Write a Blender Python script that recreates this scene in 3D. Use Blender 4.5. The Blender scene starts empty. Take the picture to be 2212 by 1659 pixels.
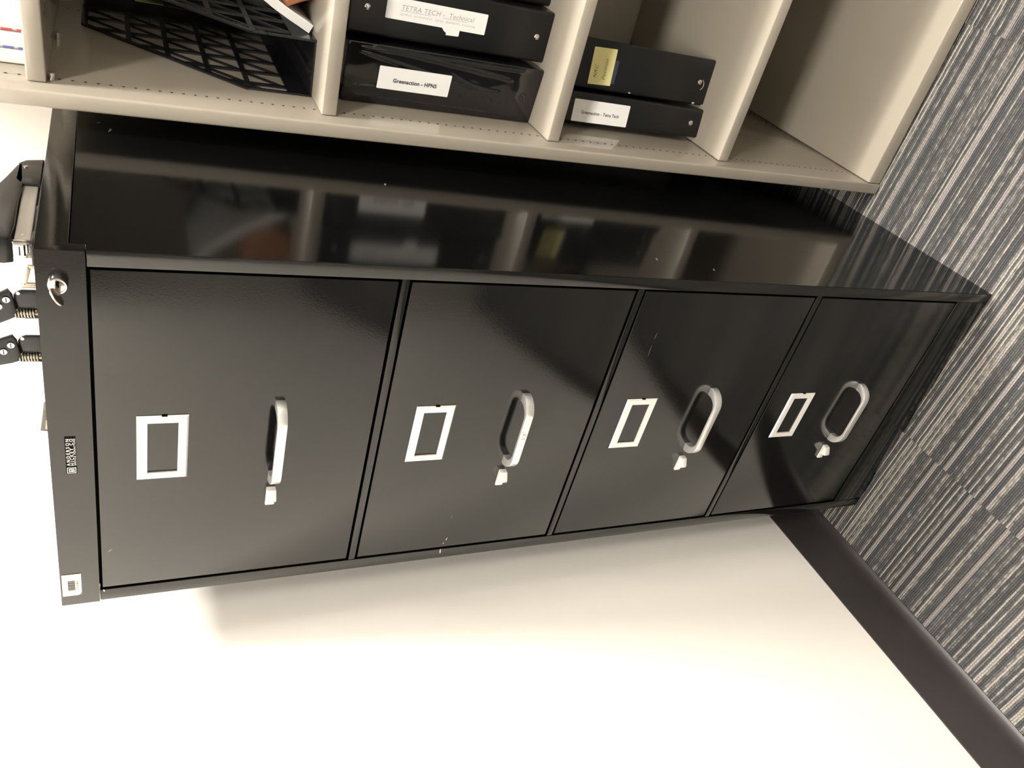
import bpy, bmesh, math, random
from mathutils import Matrix, Vector, Euler

random.seed(7)
C = bpy.context.scene.collection
PI = math.pi

# ------------------------------------------------------------------ materials
def new_mat(name):
    m = bpy.data.materials.new(name); m.use_nodes = True
    return m, m.node_tree, m.node_tree.nodes['Principled BSDF']

def mat(name, col, rough=.5, metal=0., spec=.5, coat=0., coat_rough=.1, noise=0., nscale=30., bump=0., bscale=400., rvar=0.):
    m, nt, b = new_mat(name)
    b.inputs['Base Color'].default_value = (*col, 1)
    b.inputs['Roughness'].default_value = rough
    b.inputs['Metallic'].default_value = metal
    b.inputs['Specular IOR Level'].default_value = spec
    b.inputs['Coat Weight'].default_value = coat
    b.inputs['Coat Roughness'].default_value = coat_rough
    tc = nt.nodes.new('ShaderNodeTexCoord')
    if noise > 0:
        n = nt.nodes.new('ShaderNodeTexNoise'); n.inputs['Scale'].default_value = nscale; n.inputs['Detail'].default_value = 4
        nt.links.new(tc.outputs['Object'], n.inputs['Vector'])
        r = nt.nodes.new('ShaderNodeMapRange'); r.inputs['To Min'].default_value = 1 - noise; r.inputs['To Max'].default_value = 1 + noise
        nt.links.new(n.outputs['Fac'], r.inputs['Value'])
        mx = nt.nodes.new('ShaderNodeMix'); mx.data_type = 'RGBA'; mx.blend_type = 'MULTIPLY'; mx.inputs['Factor'].default_value = 1
        mx.inputs['A'].default_value = (*col, 1)
        nt.links.new(r.outputs['Result'], mx.inputs['B'])
        nt.links.new(mx.outputs['Result'], b.inputs['Base Color'])
    if rvar > 0:
        n = nt.nodes.new('ShaderNodeTexNoise'); n.inputs['Scale'].default_value = 6; n.inputs['Detail'].default_value = 3
        nt.links.new(tc.outputs['Object'], n.inputs['Vector'])
        r = nt.nodes.new('ShaderNodeMapRange'); r.inputs['To Min'].default_value = rough - rvar; r.inputs['To Max'].default_value = rough + rvar
        nt.links.new(n.outputs['Fac'], r.inputs['Value']); nt.links.new(r.outputs['Result'], b.inputs['Roughness'])
    if bump > 0:
        n = nt.nodes.new('ShaderNodeTexNoise'); n.inputs['Scale'].default_value = bscale; n.inputs['Detail'].default_value = 2
        nt.links.new(tc.outputs['Object'], n.inputs['Vector'])
        bp = nt.nodes.new('ShaderNodeBump'); bp.inputs['Strength'].default_value = bump; bp.inputs['Distance'].default_value = .001
        nt.links.new(n.outputs['Fac'], bp.inputs['Height']); nt.links.new(bp.outputs['Normal'], b.inputs['Normal'])
    return m

M = {}
M['black_paint'] = mat('black_paint', (.0022, .0021, .0020), .13, spec=.66, noise=.06, nscale=9, bump=.05, bscale=700, rvar=.02)
M['black_gloss'] = mat('black_gloss_paint', (.002, .002, .0021), .11, spec=.30, noise=.05, bump=.008, bscale=60, rvar=.02)
M['groove'] = mat('groove_black', (.003, .003, .003), .8, spec=.1)
M['chrome'] = mat('brushed_aluminium', (.88, .87, .84), .30, metal=.8, noise=.05, nscale=200, bump=.06, bscale=900)
M['holder'] = mat('satin_aluminium', (.86, .84, .79), .42, metal=.35, noise=.03, nscale=120)
M['steel'] = mat('polished_steel', (.72, .71, .69), .16, metal=1., noise=.04, nscale=80)
M['brass'] = mat('dull_brass_steel', (.50, .44, .34), .36, metal=1., noise=.06, nscale=90)
M['putty'] = mat('putty_enamel', (.33, .292, .238), .10, spec=.55, noise=.025, nscale=12, bump=.012, bscale=400, rvar=.015)
M['hole'] = mat('hole_dark', (.03, .026, .02), .9, spec=.05)
M['vinyl'] = mat('black_vinyl', (.0065, .0065, .0075), .33, spec=.38, noise=.1, nscale=40, bump=.08, bscale=900)
M['vinyl_gloss'] = mat('glossy_black_vinyl', (.007, .007, .008), .09, spec=.8, noise=.1, nscale=30)
M['paper'] = mat('white_paper', (.86, .85, .82), .6, spec=.25, noise=.02, nscale=60)
M['label'] = mat('white_label_paper', (.88, .87, .85), .45, spec=.3, noise=.015, nscale=80)
M['cream_label'] = mat('cream_label_paper', (.84, .79, .68), .5, spec=.3, noise=.03, nscale=120)
M['yellow'] = mat('yellow_note_paper', (.82, .74, .34), .6, spec=.2, noise=.03, nscale=60)
M['navy'] = mat('navy_tape', (.035, .045, .075), .35, spec=.4, noise=.06, nscale=60)
M['ink'] = mat('black_ink', (.03, .03, .035), .7, spec=.1)
M['grey_ink'] = mat('grey_pencil_ink', (.42, .41, .41), .7, spec=.1)
M['red'] = mat('red_ink', (.62, .06, .06), .6)
M['blue'] = mat('blue_ink', (.12, .13, .36), .6)
M['plastic'] = mat('black_plastic', (.010, .010, .011), .22, spec=.5, noise=.08, nscale=50)
M['grey_metal'] = mat('warm_grey_metal', (.36, .33, .28), .35, metal=.2, noise=.05, nscale=60)
M['leather'] = mat('brown_leather', (.33, .135, .06), .38, noise=.25, nscale=35, bump=.3, bscale=250)
M['manila'] = mat('manila_card', (.62, .50, .34), .7, noise=.05, nscale=50)
M['green'] = mat('pale_green_card', (.30, .40, .18), .7, noise=.05, nscale=50)
M['clip_grey'] = mat('dark_grey_metal', (.10, .095, .088), .35, spec=.5, noise=.05, nscale=60)
M['wall'] = mat('white_wall_paint', (.84, .80, .735), .62, spec=.25, noise=.012, nscale=5, bump=.05, bscale=350)
M['far_wall'] = mat('grey_wall_paint', (.42, .405, .37), .7, spec=.2, noise=.02, nscale=5)
M['ceiling'] = mat('ceiling_tile', (.78, .77, .74), .9, spec=.1, noise=.06, nscale=90)
M['base'] = mat('dark_vinyl_base', (.034, .029, .029), .36, spec=.45, noise=.08, nscale=14, bump=.04, bscale=300)
M['chip'] = mat('bare_metal_chip', (.62, .58, .5), .5, metal=.3)
M['scuff'] = mat('grey_scuff', (.16, .155, .15), .5)

def emit_mat(name, col, strength):
    m, nt, b = new_mat(name)
    b.inputs['Base Color'].default_value = (.8, .8, .8, 1)
    b.inputs['Emission Color'].default_value = (*col, 1); b.inputs['Emission Strength'].default_value = strength
    return m
LAMP = (1., .955, .885)
M['lamp'] = emit_mat('lamp_diffuser', LAMP, 640)
M['lamp2'] = emit_mat('lamp_diffuser_front', LAMP, 92)
M['lamp3'] = emit_mat('lamp_diffuser_side', LAMP, 100)

def carpet_mat():
    m, nt, b = new_mat('striped_carpet_tile')
    N = nt.nodes.new; L = nt.links.new
    def math_(op, a, bb=None, c=None):
        n = N('ShaderNodeMath'); n.operation = op
        for i, v in enumerate((a, bb, c)):
            if v is None: continue
            if isinstance(v, (int, float)): n.inputs[i].default_value = v
            else: L(v, n.inputs[i])
        return n.outputs[0]
    def wn(vec2):
        n = N('ShaderNodeTexWhiteNoise'); n.noise_dimensions = '2D'
        cb = N('ShaderNodeCombineXYZ'); L(vec2[0], cb.inputs[0])
        if isinstance(vec2[1], (int, float)): cb.inputs[1].default_value = vec2[1]
        else: L(vec2[1], cb.inputs[1])
        L(cb.outputs[0], n.inputs['Vector']); return n.outputs['Value']
    def noise2(x, y, sc, det=2):
        n = N('ShaderNodeTexNoise'); n.noise_dimensions = '2D'; n.inputs['Scale'].default_value = sc; n.inputs['Detail'].default_value = det
        cb = N('ShaderNodeCombineXYZ'); L(x, cb.inputs[0]); L(y, cb.inputs[1]); L(cb.outputs[0], n.inputs['Vector']); return n.outputs['Fac']
    def ramp(v, a, bb):
        n = N('ShaderNodeMapRange'); n.inputs['From Min'].default_value = a; n.inputs['From Max'].default_value = bb; L(v, n.inputs['Value']); return n.outputs['Result']
    tc = N('ShaderNodeTexCoord'); mp = N('ShaderNodeMapping'); mp.inputs['Rotation'].default_value = (0, 0, math.radians(2.4))
    L(tc.outputs['Object'], mp.inputs['Vector']); sp = N('ShaderNodeSeparateXYZ'); L(mp.outputs[0], sp.inputs[0])
    x, y = sp.outputs[0], sp.outputs[1]
    # carpet tiles of 61 cm: each column of tiles shifts its stripes a little
    col = math_('FLOOR', math_('DIVIDE', math_('SUBTRACT', x, .178), .612))
    rowt = math_('FLOOR', math_('DIVIDE', math_('ADD', y, math_('MULTIPLY', wn((col, 3.3)), .6)), .612))
    tile = wn((col, rowt))
    ys = math_('ADD', y, math_('MULTIPLY', tile, .037))
    yj = math_('ADD', ys, math_('MULTIPLY', math_('SUBTRACT', noise2(x, ys, 60), .5), .0016))
    PITCH = .0037
    rowf = math_('DIVIDE', yj, PITCH); row = math_('FLOOR', rowf)
    fr = math_('FRACT', rowf)
    rnd = wn((row, 1.7))
    # yarn of a row changes along its run
    run = noise2(math_('MULTIPLY', x, 5.), math_('MULTIPLY', row, 7.31), 1.)
    band = noise2(math_('MULTIPLY', x, .3), math_('MULTIPLY', ys, 26.), 1., 1)
    fleck = noise2(math_('MULTIPLY', x, 70.), math_('MULTIPLY', row, 5.17), 1., 1)
    tone = math_('ADD', math_('MULTIPLY', rnd, .95), math_('ADD', math_('MULTIPLY', math_('SUBTRACT', run, .5), .55), math_('ADD', math_('MULTIPLY', math_('SUBTRACT', band, .5), .35), math_('MULTIPLY', math_('SUBTRACT', fleck, .5), .55))))
    # wide accent stripes about every 8 cm
    per = math_('DIVIDE', math_('ADD', ys, math_('MULTIPLY', wn((math_('FLOOR', math_('DIVIDE', ys, .0835)), 9.1)), .022)), .0835)
    pf = math_('FRACT', per)
    wl = math_('MULTIPLY', math_('GREATER_THAN', pf, .44), math_('LESS_THAN', pf, .525))
    wd = math_('MULTIPLY', math_('GREATER_THAN', pf, .33), math_('LESS_THAN', pf, .44))
    cr = N('ShaderNodeValToRGB'); cr.color_ramp.interpolation = 'LINEAR'
    els = cr.color_ramp.elements
    els[0].position = .0; els[0].color = (0.0552, 0.0557, 0.0566, 1)
    els[1].position = 1.; els[1].color = (0.3168, 0.2928, 0.2544, 1)
    for p, c in ((.28, (0.0696, 0.0696, 0.0706, 1)), (.52, (0.0912, 0.0893, 0.0864, 1)), (.62, (0.1440, 0.1368, 0.1272, 1)), (.80, (0.2688, 0.2496, 0.2184, 1))):
        e = els.new(p); e.color = c
    L(tone, cr.inputs['Fac'])
    mixl = N('ShaderNodeMix'); mixl.data_type = 'RGBA'; mixl.inputs['B'].default_value = (.30, .27, .245, 1)
    L(cr.outputs['Color'], mixl.inputs['A']); L(math_('MULTIPLY', wl, .8), mixl.inputs['Factor'])
    mixd = N('ShaderNodeMix'); mixd.data_type = 'RGBA'; mixd.inputs['B'].default_value = (.060, .063, .069, 1)
    L(mixl.outputs['Result'], mixd.inputs['A']); L(math_('MULTIPLY', wd, .7), mixd.inputs['Factor'])
    # loops along a row
    lp = math_('ADD', math_('DIVIDE', x, .0058), math_('MULTIPLY', wn((row, 5.5)), 3.))
    lp = math_('ADD', lp, math_('MULTIPLY', noise2(math_('MULTIPLY', x, 90.), math_('MULTIPLY', row, 3.1), 1.), .9))
    loop = math_('ABSOLUTE', math_('SINE', math_('MULTIPLY', lp, PI)))
    ridge = math_('SINE', math_('MULTIPLY', fr, PI))
    hgt = math_('MULTIPLY', math_('POWER', ridge, .7), math_('ADD', .45, math_('MULTIPLY', loop, .55)))
    # seams between tiles
    sx = math_('ABSOLUTE', math_('SUBTRACT', math_('FRACT', math_('DIVIDE', math_('ADD', math_('SUBTRACT', x, .178), math_('MULTIPLY', math_('SUBTRACT', noise2(x, y, 90), .5), .006)), .612)), .5))
    seam = math_('GREATER_THAN', sx, .4978)
    hgt2 = math_('MULTIPLY', hgt, math_('SUBTRACT', 1., math_('MULTIPLY', seam, .4)))
    val = math_('ADD', .62, math_('MULTIPLY', hgt2, .55))
    mx = N('ShaderNodeMix'); mx.data_type = 'RGBA'; mx.blend_type = 'MULTIPLY'; mx.inputs['Factor'].default_value = 1
    L(mixd.outputs['Result'], mx.inputs['A']); L(val, mx.inputs['B'])
    L(mx.outputs['Result'], b.inputs['Base Color'])
    b.inputs['Roughness'].default_value = .95; b.inputs['Specular IOR Level'].default_value = .08
    bp = N('ShaderNodeBump'); bp.inputs['Strength'].default_value = .9; bp.inputs['Distance'].default_value = .0022
    L(hgt2, bp.inputs['Height']); L(bp.outputs['Normal'], b.inputs['Normal'])
    return m
M['carpet'] = carpet_mat()

# ------------------------------------------------------------------ mesh helpers
class MB:
    def __init__(s): s.bm = bmesh.new(); s.mats = []
    def mi(s, m):
        if m not in s.mats: s.mats.append(m)
        return s.mats.index(m)
    def _tag(s, faces, m):
        i = s.mi(m)
        for f in faces: f.material_index = i
    def box(s, lo, hi, m, bev=0., seg=2, xf=None):
        x0, y0, z0 = lo; x1, y1, z1 = hi
        vs = [s.bm.verts.new(v) for v in ((x0,y0,z0),(x1,y0,z0),(x1,y1,z0),(x0,y1,z0),(x0,y0,z1),(x1,y0,z1),(x1,y1,z1),(x0,y1,z1))]
        fs = [s.bm.faces.new([vs[i] for i in f]) for f in ((3,2,1,0),(4,5,6,7),(0,1,5,4),(1,2,6,5),(2,3,7,6),(3,0,4,7))]
        s._tag(fs, m)
        if bev > 0:
            es = list({e for f in fs for e in f.edges})
            r = bmesh.ops.bevel(s.bm, geom=es, offset=bev, segments=seg, profile=.5, affect='EDGES')
            s._tag(r['faces'], m)
            vs = list({v for f in r['faces'] for v in f.verts} | {v for v in vs if v.is_valid})
        if xf is not None: bmesh.ops.transform(s.bm, matrix=xf, verts=[v for v in vs if v.is_valid])
        return s
    def prism(s, pts, axis, a, b, m, bev=0.):
        # polygon pts (2D) extruded along axis from a to b
        def P(p, t):
            if axis == 'z': return (p[0], p[1], t)
            if axis == 'y': return (p[0], t, p[1])
            return (t, p[0], p[1])
        va = [s.bm.verts.new(P(p, a)) for p in pts]; vb = [s.bm.verts.new(P(p, b)) for p in pts]
        n = len(pts); fs = [s.bm.faces.new(va), s.bm.faces.new(vb)]
        for i in range(n): fs.append(s.bm.faces.new((va[i], va[(i+1) % n], vb[(i+1) % n], vb[i])))
        bmesh.ops.recalc_face_normals(s.bm, faces=fs); s._tag(fs, m)
        if bev > 0:
            es = list({e for f in fs[:2] for e in f.edges})
            r = bmesh.ops.bevel(s.bm, geom=es, offset=bev, segments=2, profile=.5, affect='EDGES'); s._tag(r['faces'], m)
        return s
    def cyl(s, p0, p1, r0, m, r1=None, n=20, cap=True):
        p0, p1 = Vector(p0), Vector(p1); r1 = r0 if r1 is None else r1
        d = (p1 - p0).normalized(); u = d.orthogonal().normalized(); v = d.cross(u)
        A = [s.bm.verts.new(p0 + r0*(math.cos(t)*u + math.sin(t)*v)) for t in (2*PI*i/n for i in range(n))]
        B = [s.bm.verts.new(p1 + r1*(math.cos(t)*u + math.sin(t)*v)) for t in (2*PI*i/n for i in range(n))]
        fs = [s.bm.faces.new((A[i], A[(i+1) % n], B[(i+1) % n], B[i])) for i in range(n)]
        if cap: fs += [s.bm.faces.new(A[::-1]), s.bm.faces.new(B)]
        s._tag(fs, m); return s
    def lathe(s, p0, d, prof, m, n=28):
        # prof: list of (radius, distance along d)
        p0 = Vector(p0); d = Vector(d).normalized(); u = d.orthogonal().normalized(); v = d.cross(u)
        rings = []
        for r, t in prof:
            rings.append([s.bm.verts.new(p0 + d*t + r*(math.cos(a)*u + math.sin(a)*v)) for a in (2*PI*i/n for i in range(n))])
        fs = []
        for A, B in zip(rings, rings[1:]):
            fs += [s.bm.faces.new((A[i], A[(i+1) % n], B[(i+1) % n], B[i])) for i in range(n)]
        fs += [s.bm.faces.new(rings[0][::-1]), s.bm.faces.new(rings[-1])]
        s._tag(fs, m); return s
    def tube(s, pts, r, m, n=8):
        pts = [Vector(p) for p in pts]; rings = []
        prev = None
        for i, p in enumerate(pts):
            d = (pts[min(i+1, len(pts)-1)] - pts[max(i-1, 0)]).normalized()
            u = d.orthogonal().normalized() if prev is None else (prev - d*prev.dot(d)).normalized()
            prev = u; v = d.cross(u)
            rings.append([s.bm.verts.new(p + r*(math.cos(t)*u + math.sin(t)*v)) for t in (2*PI*k/n for k in range(n))])
        fs = []
        for A, B in zip(rings, rings[1:]):
            fs += [s.bm.faces.new((A[k], A[(k+1) % n], B[(k+1) % n], B[k])) for k in range(n)]
        fs += [s.bm.faces.new(rings[0][::-1]), s.bm.faces.new(rings[-1])]
        s._tag(fs, m); return s
    def poly(s, pts, m):
        f = s.bm.faces.new([s.bm.verts.new(p) for p in pts]); s._tag([f], m); return s
    def disc(s, c, nrm, r, m, n=10):
        nrm = Vector(nrm).normalized(); u = nrm.orthogonal().normalized(); v = nrm.cross(u); c = Vector(c)
        return s.poly([c + r*(math.cos(t)*u + math.sin(t)*v) for t in (2*PI*i/n for i in range(n))], m)
    def build(s, name, parent=None, smooth=35):
        me = bpy.data.meshes.new(name); s.bm.normal_update(); s.bm.to_mesh(me); s.bm.free()
        for m in s.mats: me.materials.append(M[m])
        if smooth:
            me.polygons.foreach_set('use_smooth', [True]*len(me.polygons)); me.set_sharp_from_angle(angle=math.radians(smooth))
        o = bpy.data.objects.new(name, me); C.objects.link(o)
        if parent is not None: o.parent = parent
        return o

def tag(o, label=None, cat=None, group=None, kind=None):
    if label: o['label'] = label
    if cat: o['category'] = cat
    if group: o['group'] = group
    if kind: o['kind'] = kind
    return o
def thing(name, label, cat, mw, group=None):
    o = bpy.data.objects.new(name, None); o.empty_display_size = .05; C.objects.link(o)
    o.matrix_world = mw; return tag(o, label, cat, group)
def T(*v): return Matrix.Translation(v)
def dup(root, mw, label):
    r = root.copy(); C.objects.link(r); r.matrix_world = mw; r['label'] = label
    for ch in list(root.children):
        c = ch.copy(); C.objects.link(c); c.parent = r
        for g in list(ch.children):
            d = g.copy(); C.objects.link(d); d.parent = c
    return r

def text_mesh(name, body, size, m, parent, mw, spacing=1., bold=0., shear=0., width=None, align='CENTER'):
    """lettering as a mesh; X of the text along mw's X, its up along mw's Y"""
    cu = bpy.data.curves.new(name, 'FONT'); cu.body = body; cu.size = size; cu.space_character = spacing
    cu.offset = bold; cu.shear = shear; cu.align_x = align; cu.align_y = 'CENTER'; cu.resolution_u = 3
    t = bpy.data.objects.new('tmp', cu); C.objects.link(t)
    dg = bpy.context.evaluated_depsgraph_get(); me = bpy.data.meshes.new_from_object(t.evaluated_get(dg))
    bpy.data.objects.remove(t); bpy.data.curves.remove(cu)
    me.name = name
    sx = 1.
    if width:
        xs = [v.co.x for v in me.vertices]; sx = width/(max(xs) - min(xs))
    me.transform(mw @ Matrix.Diagonal((sx, 1, 1, 1)))
    me.materials.clear(); me.materials.append(M[m])
    o = bpy.data.objects.new(name, me); C.objects.link(o); o.parent = parent
    return o
def frame(o, x, y):   # matrix with origin o and axes x, y
    o, x, y = Vector(o), Vector(x).normalized(), Vector(y).normalized(); z = x.cross(y)
    m = Matrix.Identity(4)
    for i in range(3): m[i][0], m[i][1], m[i][2], m[i][3] = x[i], y[i], z[i], o[i]
    return m

# ------------------------------------------------------------------ the room
WA = .0185                       # the cabinet stands a degree off the left wall
def wx(y): return -.0888 + WA*y
YB, YF, XR, ZC = .735, -3.3, 3.0, 2.7
def struct(o): return tag(o, kind='structure')

b = MB(); b.box((-2.5, YF-.3, -.05), (XR+.3, YB+.3, 0), 'carpet'); struct(b.build('floor', smooth=0))
b = MB(); b.box((-2.5, YF-.3, ZC), (XR+.3, YB+.3, ZC+.06), 'ceiling'); struct(b.build('ceiling', smooth=0))
b = MB(); b.prism([(wx(YF-.1), YF-.1), (wx(YB+.1), YB+.1), (wx(YB+.1)-.1, YB+.1), (wx(YF-.1)-.1, YF-.1)], 'z', 0, ZC, 'wall')
b.tube([(wx(-.138)+.0001, -.138, .856), (wx(-.16)+.0001, -.16, .853), (wx(-.183)+.0001, -.183, .848)], .0003, 'wall', 6)
struct(b.build('wall_left', smooth=0))
b = MB(); b.box((-.3, YB, 0), (XR+.1, YB+.1, ZC), 'wall'); struct(b.build('wall_back', smooth=0))
b = MB(); b.box((XR, YF-.1, 0), (XR+.1, YB+.1, ZC), 'far_wall'); struct(b.build('wall_right', smooth=0))
b = MB(); b.box((-.3, YF-.1, 0), (XR+.1, YF, ZC), 'far_wall'); struct(b.build('wall_front', smooth=0))
# cove base: flat strip with a toe that flares out at the carpet
prof = [(0, 0), (.0165, 0), (.0165, .0016), (.0125, .0042), (.0080, .0082), (.0052, .0145), (.0036, .024), (.0032, .1075), (.0018, .1117), (0, .1117)]
b = MB()
ya, yb = YF, YB
va = [b.bm.verts.new((wx(ya)+p[0], ya, p[1])) for p in prof]; vb = [b.bm.verts.new((wx(yb)+p[0], yb, p[1])) for p in prof]
fs = [b.bm.faces.new((va[i], vb[i], vb[(i+1) % len(prof)], va[(i+1) % len(prof)])) for i in range(len(prof))]
fs += [b.bm.faces.new(va), b.bm.faces.new(vb)]
bmesh.ops.recalc_face_normals(b.bm, faces=fs); b._tag(fs, 'base'); struct(b.build('baseboard_left', smooth=40))
b = MB(); b.prism([(YB-p[0], p[1]) for p in prof], 'x', wx(YB)+.014, XR, 'base'); struct(b.build('baseboard_back', smooth=40))

# recessed ceiling lights
def ceiling_light(x, y, w, d, m, label):
    t = thing('ceiling_light', label, 'ceiling light', T(x, y, ZC), 'recessed ceiling lights')
    f = MB(); e = .03
    f.box((-w/2-e, -d/2-e, -.012), (w/2+e, -d/2, 0), 'holder'); f.box((-w/2-e, d/2, -.012), (w/2+e, d/2+e, 0), 'holder')
    f.box((-w/2-e, -d/2, -.012), (-w/2, d/2, 0), 'holder'); f.box((w/2, -d/2, -.012), (w/2+e, d/2, 0), 'holder')
    f.build('frame', t, 0)
    g = MB(); g.box((-w/2, -d/2, -.008), (w/2, d/2, -.001), m); g.build('diffuser', t, 0)
ceiling_light(.78, .27, .24, .24, 'lamp', 'recessed square ceiling light above the filing cabinet and bookcase')
ceiling_light(1.75, .03, .60, .20, 'lamp3', 'recessed narrow ceiling light beyond the right end of the bookcase')
ceiling_light(.75, -1.42, .60, .34, 'lamp2', 'recessed oblong ceiling light in the middle of the room')
ceiling_light(2.3, -1.42, .60, .34, 'lamp2', 'recessed oblong ceiling light near the right wall')

# ------------------------------------------------------------------ filing cabinet
W, H, D = .4602, 1.321, .672
ZT, PITCH, DH, XL, XRr = 1.2785, .3047, .2901, .0207, .4417
cab = thing('filing_cabinet', 'tall black four-drawer metal filing cabinet with silver handles beside the white wall', 'filing cabinet', T(0, 0, 0))
b = MB()
b.box((.001, .02, .012), (W-.0015, D, H-.0405), 'black_gloss', .002)                      # shell behind the front frame
b.build('shell', cab)
b = MB()
b.box((0, .0, 0), (.0178, .024, 1.2812), 'black_paint', .0012)                            # posts
b.box((XRr+.0028, .0, 0), (W-.0003, .024, 1.2812), 'black_paint', .0012)
for i in range(3):
    zb = ZT - i*PITCH - DH
    b.box((.0175, .0006, zb-PITCH+DH+.0026), (XRr+.003, .02, zb-.0030), 'black_paint', .0012)  # rails between the drawers
zb = ZT-3*PITCH-DH
b.box((.0175, .0004, .0), (XRr+.003, .02, zb-.003), 'black_paint', .0012)                 # plinth
b.build('front_frame', cab)
b = MB(); b.box((.016, .012, .02), (XRr+.005, .0203, 1.2815), 'groove'); b.build('inner_shadow_gap', cab)
b = MB()
b.prism([(-.0012, 1.2815), (.0150, 1.2815), (.0150, 1.2945), (D, 1.2945), (D, H), (-.0012, H)], 'x', -.0006, W+.0004, 'black_paint', .0012)
b.build('top_cap', cab)
b = MB(); b.prism([(.001, 0), (D-.001, 0), (D-.001, 1.2938), (.0156, 1.2938), (.0156, 1.2808), (.001, 1.2808)], 'x', W-.0012, W, 'black_gloss')
# nick marks and a fold seam on the side sheet
for (y, z, l) in ((.305, 1.262, .012), (.33, 1.274, .006), (.05, .63, .008), (.03, .55, .006), (.22, .95, .007)):
    b.poly([(W+.0002, y, z), (W+.0002, y+l, z-.002), (W+.0002, y+l*.9, z-.0045), (W+.0002, y+l*.2, z-.0025)], 'scuff')
b.build('side_panel', cab)
b = MB(); b.box((0, .001, .0), (.0012, D-.001, 1.2808), 'black_gloss', .0004); b.build('side_panel', cab)
# paint chips
def chip(x, z, dx, dz, w=.0012, m='chip', y=-.0004):
    n = Vector((-dz, 0, dx)).normalized()*w/2; b = MB()
    p, q = Vector((x, y, z)), Vector((x+dx, y, z+dz))
    b.poly([p-n*.5, (p+q)/2-n, q-n*.3, q+n*.3, (p+q)/2+n, p+n*.5], m); b.build('paint_chip', cab, 0)
for a in ((.0095, .852, .009, .0012, .002), (.0275, .850, .002, .001, .0016, 'chip', .0007), (.034, .848, .005, -.001, .0012, 'chip', .0007),
          (.078, .850, .006, -.002, .0008, 'scuff', .0007), (.345, .627, .018, .001, .0007, 'scuff', .0007), (.372, .628, .01, -.001, .0006, 'scuff', .0007),
          (.0150, 1.2765, .004, .001, .0016), (.080, 1.2712, .004, -.004, .0005, 'chip', .0007)): chip(*a)

def bar_handle_mesh():
    """flat strap bent into a bow, extruded 10 mm in height; local origin: left foot, on the drawer face"""
    L, SO, th = .1135, .0245, .0042
    b = MB()
    def rnd(cx, cy, r, a0, a1, n=9): return [(cx + r*math.cos(math.radians(a0+(a1-a0)*i/n)), cy + r*math.sin(math.radians(a0+(a1-a0)*i/n))) for i in range(n+1)]
    R = .0235
    # outer outline: from left foot round the left corner to the right foot (y negative is out of the drawer)
    out = [(0, 0)] + rnd(R-.001, -SO+R, R, 185, 270) + rnd(L-R+.001, -SO+R, R, 270, 355) + [(L, 0)]
    r = .0165
    inn = [(L-.0115, 0)] + rnd(L-.0105-r-.001, -SO+th+r, r, 352, 270) + rnd(.0105+r+.001, -SO+th+r, r, 270, 188) + [(.0115, 0)]
    b.prism(out+inn, 'z', -.0052, .0052, 'chrome', .0003)
    return b
def latch_mesh():
    b = MB()
    pr = [(0, 0), (0, -.0030), (.0105, -.0040), (.0120, -.0118), (.0150, -.0125), (.0255, -.0065), (.0262, 0)]
    b.prism(pr, 'z', -.0053, .0053, 'holder', .0005)
    return b
def holder_mesh():
    b = MB(); w, h = .0870, .0505
    x0, x1, z0, z1 = .0093, .0778, .0100, .0402
    t = -.0022
    O = [(0, 0), (w, 0), (w, h), (0, h)]; I = [(x0, z0), (x1, z0), (x1, z1), (x0, z1)]; e = .0018
    Oi = [(e, e), (w-e, e), (w-e, h-e), (e, h-e)]
    vo = [b.bm.verts.new((p[0], -.0004, p[1])) for p in O]; vm = [b.bm.verts.new((p[0], t, p[1])) for p in Oi]
    vi = [b.bm.verts.new((p[0], t+.0003, p[1])) for p in I]; vk = [b.bm.verts.new((p[0], 0, p[1])) for p in I]
    fs = []
    for i in range(4):
        j = (i+1) % 4
        fs += [b.bm.faces.new((vo[i], vo[j], vm[j], vm[i])), b.bm.faces.new((vm[i], vm[j], vi[j], vi[i])), b.bm.faces.new((vi[i], vi[j], vk[j], vk[i]))]
    b._tag(fs, 'holder')
    b.box((w-.0008, -.0017, .021), (w+.0001, -.0004, .0265), 'groove')                       # slot on the right edge
    return b
drawer0 = None
for i in range(4):
    zt = ZT - i*PITCH
    d = MB(); d.box((XL, .0008, zt-DH), (XRr, .018, zt), 'black_paint', .0014)
    dr = d.build('drawer_front', cab)
    if i == 0:
        hd = bar_handle_mesh().build('handle', dr, 28); hd.location = (.1757, .0008, zt-.1808)
        hd['label'] = 'bowed brushed silver pull handle'
        la = latch_mesh().build('thumb_latch', dr, 40); la.location = (.1355, .0008, zt-.1808); la['label'] = 'small silver thumb latch'
        lh = holder_mesh().build('label_holder', dr, 30); lh.location = (.1872, .0006, zt-.0876); lh['label'] = 'silver metal label frame with an empty window'
        parts0 = (hd, la, lh); z0 = zt
    else:
        for p in parts0:
            c = p.copy(); C.objects.link(c); c.parent = dr; c.location = (p.location.x, p.location.y, p.location.z - i*PITCH)
            if p.name.startswith('handle') and i == 1: mark_parent = c
# worn scribble on the second handle
b = MB()
zc = ZT-PITCH-.1808
def stroke(bb, pts, r, m, y): bb.tube([(p[0], y, p[1]) for p in pts], r, m, 5)
ym = -.0244
def arc(cx, cz, r, a0, a1, n=8): return [(cx+r*math.cos(math.radians(a0+(a1-a0)*k/n)), cz+r*math.sin(math.radians(a0+(a1-a0)*k/n))) for k in range(n+1)]
sc = []
hx = .062
stroke(b, [(p[0], p[1]) for p in arc(hx+.006, .0012, .0022, 20, 250)], .00028, 'scuff', ym)
stroke(b, [(p[0], p[1]) for p in arc(hx+.001, -.0012, .0024, 160, -90)], .00028, 'scuff', ym)
stroke(b, [(hx-.004, .002), (hx-.003, -.002), (hx-.006, -.0025)], .00028, 'scuff', ym)
k = b.build('handle_scribble', cab); k.location = (.1757, .0006, zc)
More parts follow.
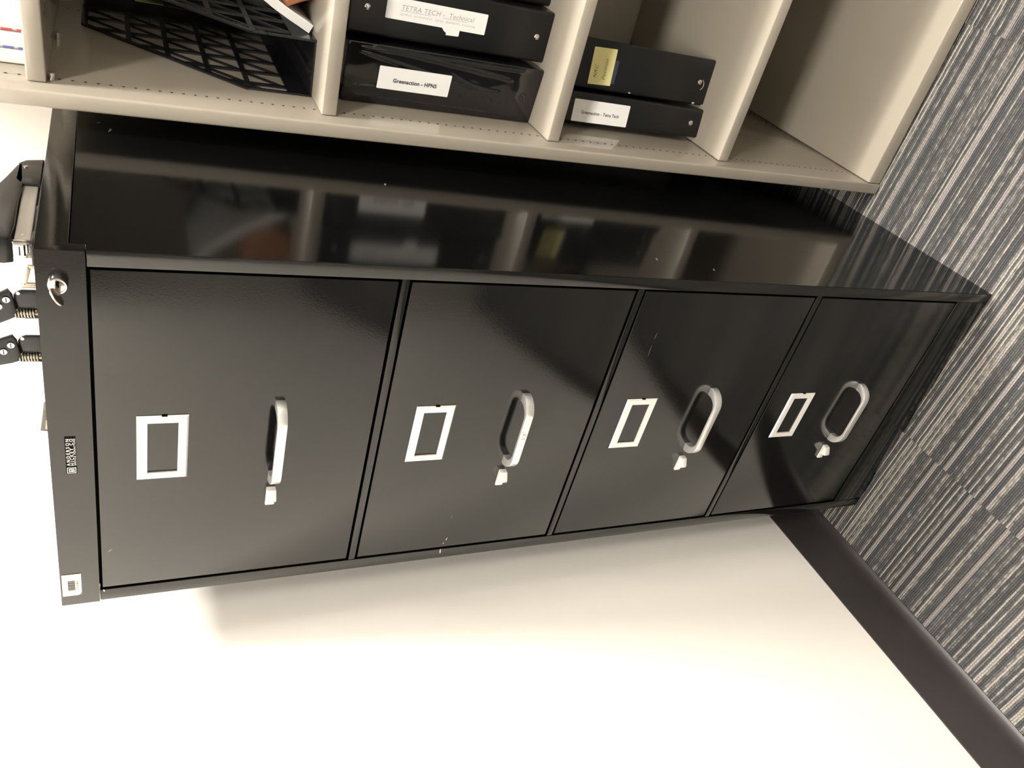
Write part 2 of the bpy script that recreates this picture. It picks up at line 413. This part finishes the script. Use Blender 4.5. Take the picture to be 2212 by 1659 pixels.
# lock with key in the top cap
lx, lz = .4318, 1.3035
b = MB(); b.lathe((lx, -.001, lz), (0, -1, 0), [(.0082, 0), (.0084, .001), (.0080, .0125), (.0074, .0138), (.0062, .0140), (.0060, .0128)], 'steel')
lock = b.build('lock', cab, 40); lock['label'] = 'round silver lock with a key left in it'
b = MB()
b.box((-.0008, -.012, -.0035), (.0008, .004, .0035), 'brass', .0003)
ring = [(.0085*math.cos(a)*1.0, -.019+.0085*math.sin(a)) for a in (2*PI*i/20 for i in range(20))]
b.prism([(p[1], p[0]) for p in ring], 'x', -.0009, .0009, 'brass', .0003)
kb = b.build('key', lock, 40); kb.location = (lx-.001, -.012, lz); kb.rotation_euler = (0, math.radians(57), 0)
b = MB(); b.box((lx-.0045, -.0150, lz-.0013), (lx+.0045, -.0140, lz+.0013), 'groove'); b.build('keyway', lock)
# maker's plate
b = MB(); b.box((.2035, -.0020, 1.2972), (.2525, -.0008, 1.3072), 'groove', .0004)
pl = b.build('maker_plate', cab); pl['label'] = 'small black maker plate with silver lettering'
yp = -.0022
text_mesh('lettering', 'ANDERSON', .0044, 'holder', pl, frame((.2325, yp, 1.3045), (1, 0, 0), (0, 0, 1)), 1.5, .00006, width=.0355)
text_mesh('lettering', 'HICKEY CO', .0044, 'holder', pl, frame((.2325, yp, 1.3011), (1, 0, 0), (0, 0, 1)), 1.5, .00006, width=.0355)
text_mesh('lettering', 'OFFICE FURNITURE', .0024, 'holder', pl, frame((.2325, yp, 1.2984), (1, 0, 0), (0, 0, 1)), 1.3, .00002, width=.0355)
b = MB()
for (x0, x1, z0, z1) in ((.2045, .2122, .2981, .2987), (.2045, .2122, .3057, .3063), (.2045, .2051, .2981, .3063), (.2116, .2122, .2981, .3063), (.2060, .2107, .3040, .3047),
                         (.2060, .2066, .2995, .3047), (.2073, .2079, .2995, .3035), (.2086, .2092, .2995, .3035), (.2100, .2106, .2995, .3047)):
    b.poly([(x0, yp, 1+z0), (x1, yp, 1+z0), (x1, yp, 1+z1), (x0, yp, 1+z1)], 'holder')
b.build('emblem', pl, 0)
# bar code sticker, one corner rounded
b = MB()
x0, x1, za, zb2 = .0165, .0515, 1.2998, 1.3192
pts = [(x0+.004, za), (x1, za), (x1, zb2), (x0, zb2), (x0, za+.004), (x0+.0012, za+.0012)]
b.prism(pts, 'y', -.0019, -.0014, 'cream_label')
st = b.build('barcode_sticker', cab, 0); st['label'] = 'cream sticker with a black bar code'
b = MB(); x = .0255; wd = [1, 2, 1, 1, 3, 1, 2, 1, 1, 2, 3, 1, 1, 2, 1, 3, 1, 1, 2, 1, 1]; u = .0168/(sum(wd)+len(wd)*1.1)
for w_ in wd:
    b.poly([(x, -.0021, 1.3062), (x+w_*u, -.0021, 1.3062), (x+w_*u, -.0021, 1.3135), (x, -.0021, 1.3135)], 'ink'); x += (w_+1.1)*u
b.build('barcode', st, 0)
text_mesh('barcode_number', '15184', .0038, 'ink', st, frame((.0330, -.0021, 1.3036), (1, 0, 0), (0, 0, 1)), 1.2, width=.0125)

# ------------------------------------------------------------------ things on top of the cabinet
def stapler():
    t = thing('stapler', 'black stapler lying along the right edge of the filing cabinet top, nose to the front', 'stapler', T(.4215, .04, H))
    b = MB(); b.box((-.0125, .03, 0), (.0125, .232, .0055), 'plastic', .002); b.box((-.012, .02, .003), (.012, .05, .007), 'plastic', .0015); b.build('base', t)
    b = MB(); b.box((-.0085, .037, .0075), (.0090, .168, .0215), 'grey_metal', .0012); b.cyl((.0088, .044, .015), (.0098, .044, .015), .0014, 'steel', n=12)
    b.build('magazine', t)['label'] = 'warm grey staple magazine'
    b = MB(); b.box((-.0080, .0300, .0075), (.0088, .0375, .0225), 'steel', .0010)
    b.box((-.005, .0296, .012), (.006, .0302, .0135), 'groove'); b.box((-.005, .0296, .0165), (.004, .0302, .0175), 'groove'); b.box((-.002, .0296, .0095), (.007, .0302, .0104), 'groove')
    b.build('nose_plate', t)['label'] = 'bright steel nose plate'
    b = MB()
    b.prism([(.160, .0055), (.160, .024), (.170, .029), (.214, .0285), (.224, .022), (.229, .0055)], 'x', -.0125, .0125, 'plastic', .0012)
    b.cyl((.0125, .203, .0215), (.0135, .203, .0215), .0024, 'steel', n=14)
    b.build('hinge_block', t)
    b = MB()
    b.prism([(.218, .024), (.170, .0205), (.120, .0225), (.06, .0222), (.036, .0235), (.031, .0225), (.028, .0300), (.030, .066), (.040, .073), (.075, .069), (.125, .0505), (.175, .0375), (.208, .030)], 'x', -.0135, .0125, 'plastic', .0022)
    b.build('arm', t)
stapler()

def hole_punch():
    t = thing('hole_punch', 'black heavy lever hole punch with two sprung heads on the filing cabinet top', 'hole punch', T(.318, .115, H))
    b = MB(); b.box((-.058, -.015, 0), (.062, .055, .005), 'plastic', .002); b.build('base', t)
    for cx in (.0335, -.0205):
        h = MB()
        h.prism([(-.0105, .002), (.0100, .002), (.0100, .0215), (.0085, .0258), (.0050, .0290), (-.0105, .0290)], 'y', -.016, -.0115, 'plastic', .001)
        h.cyl((.0075, -.0166, .0245), (.0075, -.0145, .0245), .0017, 'steel', n=12)
        ho = h.build('punch_head', t); ho.location = (cx, 0, 0)
        s = MB()
        pts = [(.0038*math.cos(a), .0038*math.sin(a), .010+.0185*a/(2*PI*7)) for a in (2*PI*7*i/112 for i in range(113))]
        s.tube(pts, .00085, 'brass', 6); s.cyl((0, 0, .008), (0, 0, .036), .0016, 'brass', n=10)
        so = s.build('spring', t, 60); so.location = (cx-.0155, -.0170, 0); so['label'] = 'small brass coil spring'
        g = MB(); g.prism([(-.0245, .002), (-.0105, .002), (-.0105, .0285), (-.0240, .0285), (-.0245, .02)], 'y', -.0125, -.0085, 'plastic', .0008)
        go = g.build('spring_guide', t); go.location = (cx, 0, 0)
        a = MB()
        a.prism([(-.0165, .0262), (.0075, .0292), (.0140, .0330), (-.0050, .0640), (-.030, .090), (-.046, .090), (-.0300, .0520), (-.0215, .0350)] if cx > 0 else
                [(-.0165, .0262), (.0075, .0292), (.0140, .0330), (.0000, .0640), (-.010, .090), (-.026, .090), (-.0240, .0520), (-.0200, .0350)], 'y', -.021, -.0165, 'plastic', .0008)
        for (px, pz) in ((.0035, .0345), (-.0045, .0415)):
            a.cyl((px, -.0232, pz), (px, -.021, pz), .0033, 'steel', n=16); a.box((px-.0026, -.0235, pz-.0004), (px+.0026, -.0231, pz+.0004), 'groove')
        ao = a.build('lever_arm', t); ao.location = (cx, 0, 0)
    b = MB(); b.cyl((-.055, -.019, .090), (.012, -.019, .090), .008, 'plastic', n=20); b.build('lever_handle', t)
hole_punch()

t = thing('metal_bracket', 'small pale metal loop bracket between the stapler and the hole punch', 'bracket', T(.401, .06, H))
b = MB()
b.box((-.0112, -.002, 0), (.0112, .014, .0018), 'brass', .0005)
b.box((-.0112, -.0012, .0015), (-.0078, .0012, .0150), 'brass', .0005); b.box((.0075, -.0012, .0015), (.0112, .0012, .0108), 'brass', .0005)
b.prism([(-.0112, .0148), (-.0078, .0120), (.0075, .0080), (.0112, .0105), (.0090, .0112), (-.0085, .0152)], 'y', -.0012, .0012, 'brass', .0003)
b.build('loop', t)
b = MB(); b.tube([(-.0120, -.002, .002), (-.0120, -.002, .0140), (-.0128, -.002, .0168)], .0010, 'brass', 8); b.build('wire_pin', t)

t = thing('binder_clip', 'small dark grey binder clip on the filing cabinet top, left of the hole punch', 'binder clip', T(.225, .06, H))
b = MB(); b.prism([(-.0150, 0), (.0160, 0), (.0150, .0080), (-.0125, .0122)], 'y', 0, .016, 'clip_grey', .001); b.build('clip_body', t)
b = MB(); b.prism([(-.0100, .0045), (.0020, .0045), (.0015, .0060), (-.0095, .0072)], 'y', -.0008, .001, 'manila'); b.build('clip_window', t)['label'] = 'pale inset at the end of the clip'

# ------------------------------------------------------------------ bookcase (leans a little towards the cabinet)
BK = T(.5032, .2939, .0004) @ Euler((-.0007, -.0153, -.0229), 'XYZ').to_matrix().to_4x4()
BW, BD, BH, FW = .914, .4000, 1.985, .0191
bk = thing('bookcase', 'putty-coloured metal bookcase to the right of the black filing cabinet', 'bookcase', BK)
def side(x0, x1, xi, sgn):
    b = MB(); b.box((x0, 0, 0), (x1, BD, BH), 'putty', .0028, 3)
    z = .045
    zs = [.0445+.01318*k for k in range(145)]
    for z in zs:
        for y in (.0455, .352):
            b.disc((xi+sgn*.0002, y, z), (sgn, 0, 0), .0019, 'hole', 8)
    return b.build('side_panel', bk)
side(0, FW, FW, 1); side(BW-FW, BW, BW-FW, -1)
b = MB(); b.box((FW, BD-.006, .01), (BW-FW, BD-.003, BH-.01), 'putty'); b.build('back_panel', bk)
ZS = [1.3417, 1.0148, .6830, .3617]
for z in ZS+[1.668]:
    b = MB(); b.box((FW+.0006, .0262, z-.0200), (BW-FW-.0006, BD-.0065, z), 'putty', .0022, 3); sh = b.build('shelf', bk)
    if z == ZS[0]:
        for (y, zz) in ((.040, z-.0245), (.20, z-.0245)):
            k = MB(); k.lathe((FW, y, zz), (1, 0, 0), [(.0030, 0), (.0030, .006), (.0042, .0065), (.0042, .0085), (.003, .0092)], 'steel', 14); k.build('shelf_clip', sh, 40)
b = MB(); b.box((FW+.0004, .0016, .0023), (BW-FW-.0004, BD-.0065, .0320), 'putty', .0022, 3); b.build('bottom_shelf', bk)
b = MB(); b.box((FW+.0004, .0016, BH-.022), (BW-FW-.0004, BD-.0065, BH), 'putty', .0022, 3); b.build('top_panel', bk)

# ------------------------------------------------------------------ ring binders
def binder(label, x0, y0, z, w, yaw=0., gloss=False, h=.292, dep=.262, group='black ring binders on the bookcase', rivets=(.0205, .270), rad=.004, tl=0., tr=0.):
    """origin at the spine's left bottom corner; spine faces -y"""
    t = thing('ring_binder', label, 'binder', BK @ T(x0, y0, z) @ Matrix.Rotation(yaw, 4, 'Z'), group)
    m = 'vinyl_gloss' if gloss else 'vinyl'
    th = .0030
    b = MB()
    def rnd(cx, cy, r, a0, a1, n=5): return [(cx+r*math.cos(math.radians(a0+(a1-a0)*i/n)), cy+r*math.sin(math.radians(a0+(a1-a0)*i/n))) for i in range(n+1)]
    out = [(tl, dep)] + rnd(rad, rad, rad, 180, 270) + rnd(w-rad, rad, rad, 270, 360) + [(w-tr, dep)]
    inn = [(w-th-tr, dep), (w-th, rad+.001), (w-rad-.001, th), (rad+.001, th), (th, rad+.001), (th+tl, dep)]
    b.prism(out+inn, 'z', 0, h, m, .0012); b.build('cover', t)
    b = MB(); b.prism([(th+.004, .014), (w-th-.004, .014), (w-th-.002-tr, dep-.02), (th+.002+tl, dep-.02)], 'z', .006, h-.008, 'paper'); b.build('page_block', t)
    for rz in rivets:
        b = MB(); b.lathe((w*.5, .0002, rz), (0, -1, 0), [(.0042, 0), (.0040, .0009), (.0026, .0014), (.0022, .0005), (.0004, .0004)], 'steel', 18); b.build('rivet', t, 50)
    return t
def spine_label(t, pts, y=-.0008, m='label', rot=0., rad=.0012, name='label'):
    """pts: x0,x1,z0,z1 in the binder's frame"""
    x0, x1, z0, z1 = pts; b = MB()
    def rr():
        o = []
        for cx, cz, a in ((x1-rad, z0+rad, -90), (x1-rad, z1-rad, 0), (x0+rad, z1-rad, 90), (x0+rad, z0+rad, 180)):
            o += [(cx+rad*math.cos(math.radians(a+22.5*i)), cz+rad*math.sin(math.radians(a+22.5*i))) for i in range(5)]
        return o
    cx, cz = (x0+x1)/2, (z0+z1)/2; c, s = math.cos(rot), math.sin(rot)
    b.prism([(cx+c*(p[0]-cx)-s*(p[1]-cz), cz+s*(p[0]-cx)+c*(p[1]-cz)) for p in rr()], 'y', y, y+.0004, m)
    return b.build(name, t, 0)
def spine_text(lab, body, size, m, x, z, y=-.0011, width=None, bold=0., shear=0., rot=0.):
    # reads downwards along the spine
    f = frame((x, y, z), (math.sin(rot), 0, -math.cos(rot)), (math.cos(rot), 0, math.sin(rot)))
    return text_mesh('lettering', body, size, m, lab, f, 1.05, bold, shear, width)

S3, S4, S2, S1 = ZS[2], ZS[3], ZS[1], ZS[0]
# B1: lowest in the picture, clear sleeve over the spine
yaw1 = -.13
b1 = binder('wide glossy black binder with clear wrinkled spine sleeve and white printed label', .0205, .0985, S3, .0815, yaw1, True, rivets=(), tr=.042)
b = MB()      # wrinkled clear sleeve, seen as glossy film over black
nx, nz, w, h = 70, 130, .0805, .286
def film(u, v):
    x, z = .0005+u*w, .003+v*h
    d = .0012
    def ridge(pz, px, slope, curve, width, amp, a, bb):
        # crease running along z, drifting in x
        if not a < v < bb: return 0
        k = (v-a)/(bb-a); cx = px + slope*k + curve*k*k
        return amp*math.exp(-((u-cx)/width)**2)*math.sin(PI*k)**.6
    d += ridge(0, .42, .55, -.10, .020, .0026, .28, .97)
    d += ridge(0, .75, .28, -.05, .028, .0024, .15, .9)
    d += ridge(0, .50, -.12, .35, .028, .0022, .2, .5)
    d += ridge(0, .93, .0, .0, .02, .0018, .02, .98)
    d += ridge(0, .08, .03, .0, .022, .0014, .05, .98)
    d += ridge(0, .25, .20, -.2, .03, .0018, .62, .98)
    d += .00025*math.sin(9*u+14*v)*math.sin(21*v+3*u)
    edge = min(u, 1-u, v, 1-v)
    return (x, -(.0006 + (d-.0006)*min(1, edge*9)), z)
g = [[b.bm.verts.new(film(i/nx, j/nz)) for j in range(nz+1)] for i in range(nx+1)]
fs = [b.bm.faces.new((g[i][j], g[i+1][j], g[i+1][j+1], g[i][j+1])) for i in range(nx) for j in range(nz)]
b._tag(fs, 'vinyl_gloss'); sl = b.build('spine_sleeve', b1, 60)
for rz in (.0225,):
    b = MB(); b.lathe((.0385, -.0008, rz), (0, -1, 0), [(.0068, 0), (.0066, .0010), (.0054, .0016), (.0046, .0010), (.0024, .0012), (.0005, .0015)], 'vinyl_gloss', 22); b.build('rivet', b1, 50)
lab = spine_label(b1, (.0243, .0560, .1410, .2460), y=-.0040)
spine_text(lab, 'Greenaction - HPNS', .0078, 'ink', .0375,   .1925, y=-.0043, width=.064, bold=.00022)
# B2: next up, hand-lettered label
b2 = binder('black binder with hand-lettered white label and torn tab, standing beside the glossy sleeved binder', .1085, .1015, S3, .0700, -.02, tr=.004)
lab = spine_label(b2, (.0252, .0525, .1010, .2450), rot=-.005)
spine_text(lab, 'TETRA TECH -  Technical', .0092, 'grey_ink', .0415, .1730, width=.104, shear=.15)
b = MB(); rs = random.Random(3); zz = .2260          # second handwritten line, too faint to read: loose pen loops
for n in (5, 8, 4, 7, 6):
    pts = []
    for k in range(n*4+1):
        pts.append((.0330 + (.0011 if k % 4 in (1, 2) else -.0009) + rs.uniform(-.0006, .0006), -.0010, zz)); zz -= .0008 + rs.uniform(-.0004, .0004)
    b.tube(pts, .00018, 'grey_ink', 5); zz -= .0030
b.build('handwriting', lab, 50)
b = MB()
b.box((.0372, -.00115, .183), (.0376, -.0009, .226), 'grey_ink'); b.box((.0372, -.00115, .130), (.0376, -.0009, .165), 'grey_ink'); b.build('underline', lab, 0)
b = MB(); b.prism([(.0255, .1385), (.0255, .1645), (.0215, .1610), (.0190, .1570), (.0165, .1575), (.0172, .1395), (.018, .1385)], 'y', -.0010, -.0004, 'label'); b.build('torn_tab', lab, 0)
# B3: at the top edge of the frame
b3 = binder('black binder at the photo top edge, third along the shelf after the hand-lettered one', .1815, .124, S3, .0700, -.02)
# C1 and C2 one shelf lower
c1 = binder('slim black binder with white printed label on the lower shelf, beside the sticky-note binder', .0290, .1005, S4, .0470, .14, tl=.036)
lab = spine_label(c1, (.0025, .0362, .1460, .2490))
spine_text(lab, 'Greenaction - Tetra Tech', .0068, 'ink', .0172, .1985, width=.070, bold=.0001)
c2 = binder('worn black binder with yellow sticky note beside the slim labelled binder', .0790, .1150, S4, .0735, .09, tr=.036)
lab = spine_label(c2, (.0085, .0630, .1900, .2310), y=-.0014, m='yellow', rot=.035, name='sticky_note'); lab['label'] = 'yellow sticky note with handwriting'
text_mesh('lettering', 'NRC', .0085, 'ink', lab, frame((.0270, -.0017, .2205), (1, 0, .04), (-.04, 0, 1)), 1.1, -.0001, .35, width=.020)
text_mesh('lettering', 'Petition', .0085, 'ink', lab, frame((.0320, -.0017, .2045), (1, 0, .04), (-.04, 0, 1)), 1.1, -.0001, .35, width=.031)
nv = spine_label(c2, (.0125, .0475, .1825, .1935), y=-.0009, m='navy', name='spine_tape'); nv['label'] = 'dark blue tape strip'
for (x, z, r) in ((.0035, .150, .0016), (.0030, .022, .0021), (.0015, .0035, .0012)):
    b = MB(); n = 8; b.poly([(x+r*.7*math.cos(a), -.0008, z+r*1.5*math.sin(a)) for a in (2*PI*i/n for i in range(n))], 'chip'); b.build('worn_spot', c2, 0)
b = MB(); b.tube([(.033+.009*math.cos(a), -.0006, .0205+.009*math.sin(a)) for a in (math.radians(-60+8*i-90) for i in range(16))], .0004, 'chip', 5); b.build('finger_ring_scuff', c2, 50)

# ------------------------------------------------------------------ magazine file and what is in and beside it
mf = thing('magazine_file', 'black plastic lattice magazine file with cut-away front on the second bookcase shelf', 'magazine file', BK @ T(.0197, .093, S2))
FD, FWd, FH0, FH1, YD = .285, .0735, .0825, .275, .186
def wall_lattice(x0, x1):
    b = MB(); m = 'plastic'
    def rib(p, q, r=.0016):
        (ya, za), (yb, zb) = p, q; d = Vector((yb-ya, zb-za)); 
        if d.length < 1e-4: return
        n = Vector((-d.y, d.x)).normalized()*r
        b.prism([(ya-n.x, za-n.y), (yb-n.x, zb-n.y), (yb+n.x, zb+n.y), (ya+n.x, za+n.y)], 'x', x0, x1, m)
    def top(y): return FH0 + (FH1-FH0)*min(1, max(0, y)/YD)
    def ymin(z): return 0 if z <= FH0 else YD*(z-FH0)/(FH1-FH0)
    b.prism([(0, 0), (FD, 0), (FD, .031), (0, .031)], 'x', x0, x1, m)
    e = .004
    rib((e*.5, .0), (e*.5, FH0), e*.55); rib((0, FH0-.002), (YD, FH1-.002), e); rib((YD, FH1-e*.5), (FD, FH1-e*.5), e); rib((FD-e*.5, 0), (FD-e*.5, FH1), e)
    zs = [.031, .0800, .1265, .1730, .2195, FH1]
    for z in zs[1:-1]: rib((ymin(z), z), (FD, z), .0034)
    ys = [.021+.0502*k for k in range(6)]
    for y in ys:
        if y < FD: rib((y, .031), (y, top(y)), .0014); rib((y+.005, .031), (y+.005, top(y+.005)), .0008)
    # diagonal ribs, parallel to the cut-away edge
    sl = (FH1-FH0)/YD
    for za, zb in zip(zs, zs[1:]):
        for y in [-.0795+.0502*k for k in range(8)]:
            yy0, zz0, yy1, zz1 = y, za, y+(zb-za)/sl, zb
            if yy0 < 0: zz0 += -yy0*sl; yy0 = 0
            if yy1 > FD: zz1 -= (yy1-FD)*sl; yy1 = FD
            if zz0 < zz1 and zz1 <= top(yy1)+.001 and zz0 <= top(yy0)+.001: rib((yy0, zz0), (yy1, zz1), .0016)
    return b.build('side_wall', mf)
wall_lattice(0, .0024); wall_lattice(FWd-.0024, FWd)
b = MB(); b.box((.0024, 0, 0), (FWd-.0024, FD, .0024), 'plastic', .0006); b.box((.034, .03, .0022), (.039, .20, .0032), 'groove'); b.box((.030, .006, .0022), (.0335, .24, .0040), 'plastic', .0006); b.build('floor_plate', mf)
b = MB(); b.box((.0024, FD-.0026, .0024), (FWd-.0024, FD, FH1), 'plastic', .0006); b.build('back_wall', mf)
# cards in the file
for (nm, lab_, m, x, y0, y1, h) in (('index_card', 'narrow dark card with a manila top at the back of the black magazine file', 'manila', .036, .244, .274, .190),
                                  ('index_card', 'narrow dark card with a pale green top in the magazine file, behind the manila-topped one', 'green', .026, .252, .274, .206)):
    t = thing(nm, lab_, 'card', BK @ T(.0197+x, .093, S2+.0026))
    b = MB(); b.box((0, y0-.004, 0), (.0012, y1, .168), 'vinyl', .0003); b.box((.0016, y0, 0), (.0028, y1, .164), 'vinyl', .0003); b.build('card', t)
    b = MB(); b.box((0, y0, .1675), (.0012, y1, h), m, .0003); b.build('tab', t)
# leaning booklet: bowed slab
t = thing('booklet', 'thick white-paged booklet slumped beside the black magazine file', 'booklet', BK @ T(.0940, .120, S2+.0005))
cen = [(.0000, .0000), (.0060, .0120), (.0135, .0280), (.0240, .0480), (.0370, .0690), (.0530, .0910), (.0720, .1130), (.0930, .1330)]
th = .0115
def offs(d):
    o = []
    for i, p in enumerate(cen):
        a, c = Vector(cen[max(0, i-1)]), Vector(cen[min(len(cen)-1, i+1)]); n = (c-a).normalized(); o.append((p[0]+n.y*d, p[1]-n.x*d + .0))
    return o
zl = min(p[1] for p in offs(th)); 
lift = -zl
def bowed(name, d0, d1, m, ya, yb, seglines=0):
    b = MB(); A = offs(d0); B = offs(d1)
    b.prism([(p[0], p[1]+lift) for p in A] + [(p[0], p[1]+lift) for p in B[::-1]], 'y', ya, yb, m)
    return b.build(name, t, 50)
pg = bowed('page_block', .0007, th-.0007, 'paper', .0006, .20)
bowed('cover', 0, .0006, 'paper', 0, .2005); bowed('cover', th-.0006, th, 'paper', 0, .2005)
b = MB()
for k in range(7):
    d = .0016 + k*.00130
    for (p, q_) in zip(offs(d), offs(d)[1:]):
        n = Vector((q_[1]-p[1], -(q_[0]-p[0]))).normalized()*.00014
        b.poly([(p[0]-n.x, .0004, p[1]+lift-n.y), (q_[0]-n.x, .0004, q_[1]+lift-n.y), (q_[0]+n.x, .0004, q_[1]+lift+n.y), (p[0]+n.x, .0004, p[1]+lift+n.y)], 'grey_ink')
b.build('page_edge', pg, 0)
# brown leather thing behind the booklet
t = thing('leather_folder', 'brown leather folder standing behind the white-paged booklet', 'folder', BK @ T(.118, .118, S2))
b = MB(); b.prism([(.020, 0), (.056, 0), (.068, .03), (.074, .062), (.050, .072), (.026, .058), (.004, .036), (.012, .020)], 'y', 0, .19, 'leather', .003); b.build('cover', t, 50)
b = MB(); b.tube([(.012+.012*k, -.0010, .0370+.010*k) for k in range(3)], .0006, 'manila', 6); b.build('stitching', t)

# white booklets on the shelf above, only their lower ends in the frame
for (x0, w, label, edge) in ((.0195, .0170, 'white booklet nearest the side panel on the upper bookcase shelf, below the blue edge line', None),
                             (.0372, .0185, 'white booklet with a blue edge line on the upper bookcase shelf', 'blue'),
                             (.0568, .0420, 'thick white booklet with a red edge line on the upper bookcase shelf', 'red')):
    t = thing('paper_booklet', label, 'booklet', BK @ T(x0, .078, S1), 'white booklets on the upper shelf')
    b = MB(); b.box((.0004, 0, 0), (w-.0002, .22, .279), 'paper', .0025, 3); b.build('spine_cover', t)
    if edge:
        b = MB(); b.box((0, -.0006, .0035), (.0022, .0030, .009), edge, .0004); b.box((0, -.0006, .0130), (.0022, .003, .024), edge, .0004); b.box((0.0002, -.0003, .0025), (.0016, .002, .270), 'grey_ink', .0003)
        e = b.build('edge_line', t); e['label'] = edge + ' line along the booklet edge'

# ------------------------------------------------------------------ camera
Rc = ((0.24487463782387697, -0.37353805459064163, -0.894709859967195), (-0.8132769074030922, -0.5815261954793370, 0.020197917125041334), (-0.5278419115942644, 0.7227009102963828, -0.44619089033875664))
cm = bpy.data.cameras.new('camera'); cam = bpy.data.objects.new('camera', cm); C.objects.link(cam)
r, d, f = (Vector(v) for v in Rc)
mw = Matrix.Identity(4)
for i in range(3): mw[i][0], mw[i][1], mw[i][2] = r[i], -d[i], -f[i]
mw[0][3], mw[1][3], mw[2][3] = .826359, -.714189, 1.258958
cam.matrix_world = mw
cm.sensor_fit = 'HORIZONTAL'; cm.sensor_width = 36; cm.lens = 36*1713.267/2212; cm.clip_start = .02
sc_ = bpy.context.scene
sc_.camera = cam

w = bpy.data.worlds.new('world'); sc_.world = w; w.use_nodes = True
w.node_tree.nodes['Background'].inputs['Color'].default_value = (.5, .5, .5, 1); w.node_tree.nodes['Background'].inputs['Strength'].default_value = .02
vs = sc_.view_settings
vs.view_transform = 'Standard'; vs.look = 'None'; vs.gamma = 1; vs.use_curve_mapping = False; vs.exposure = 0.
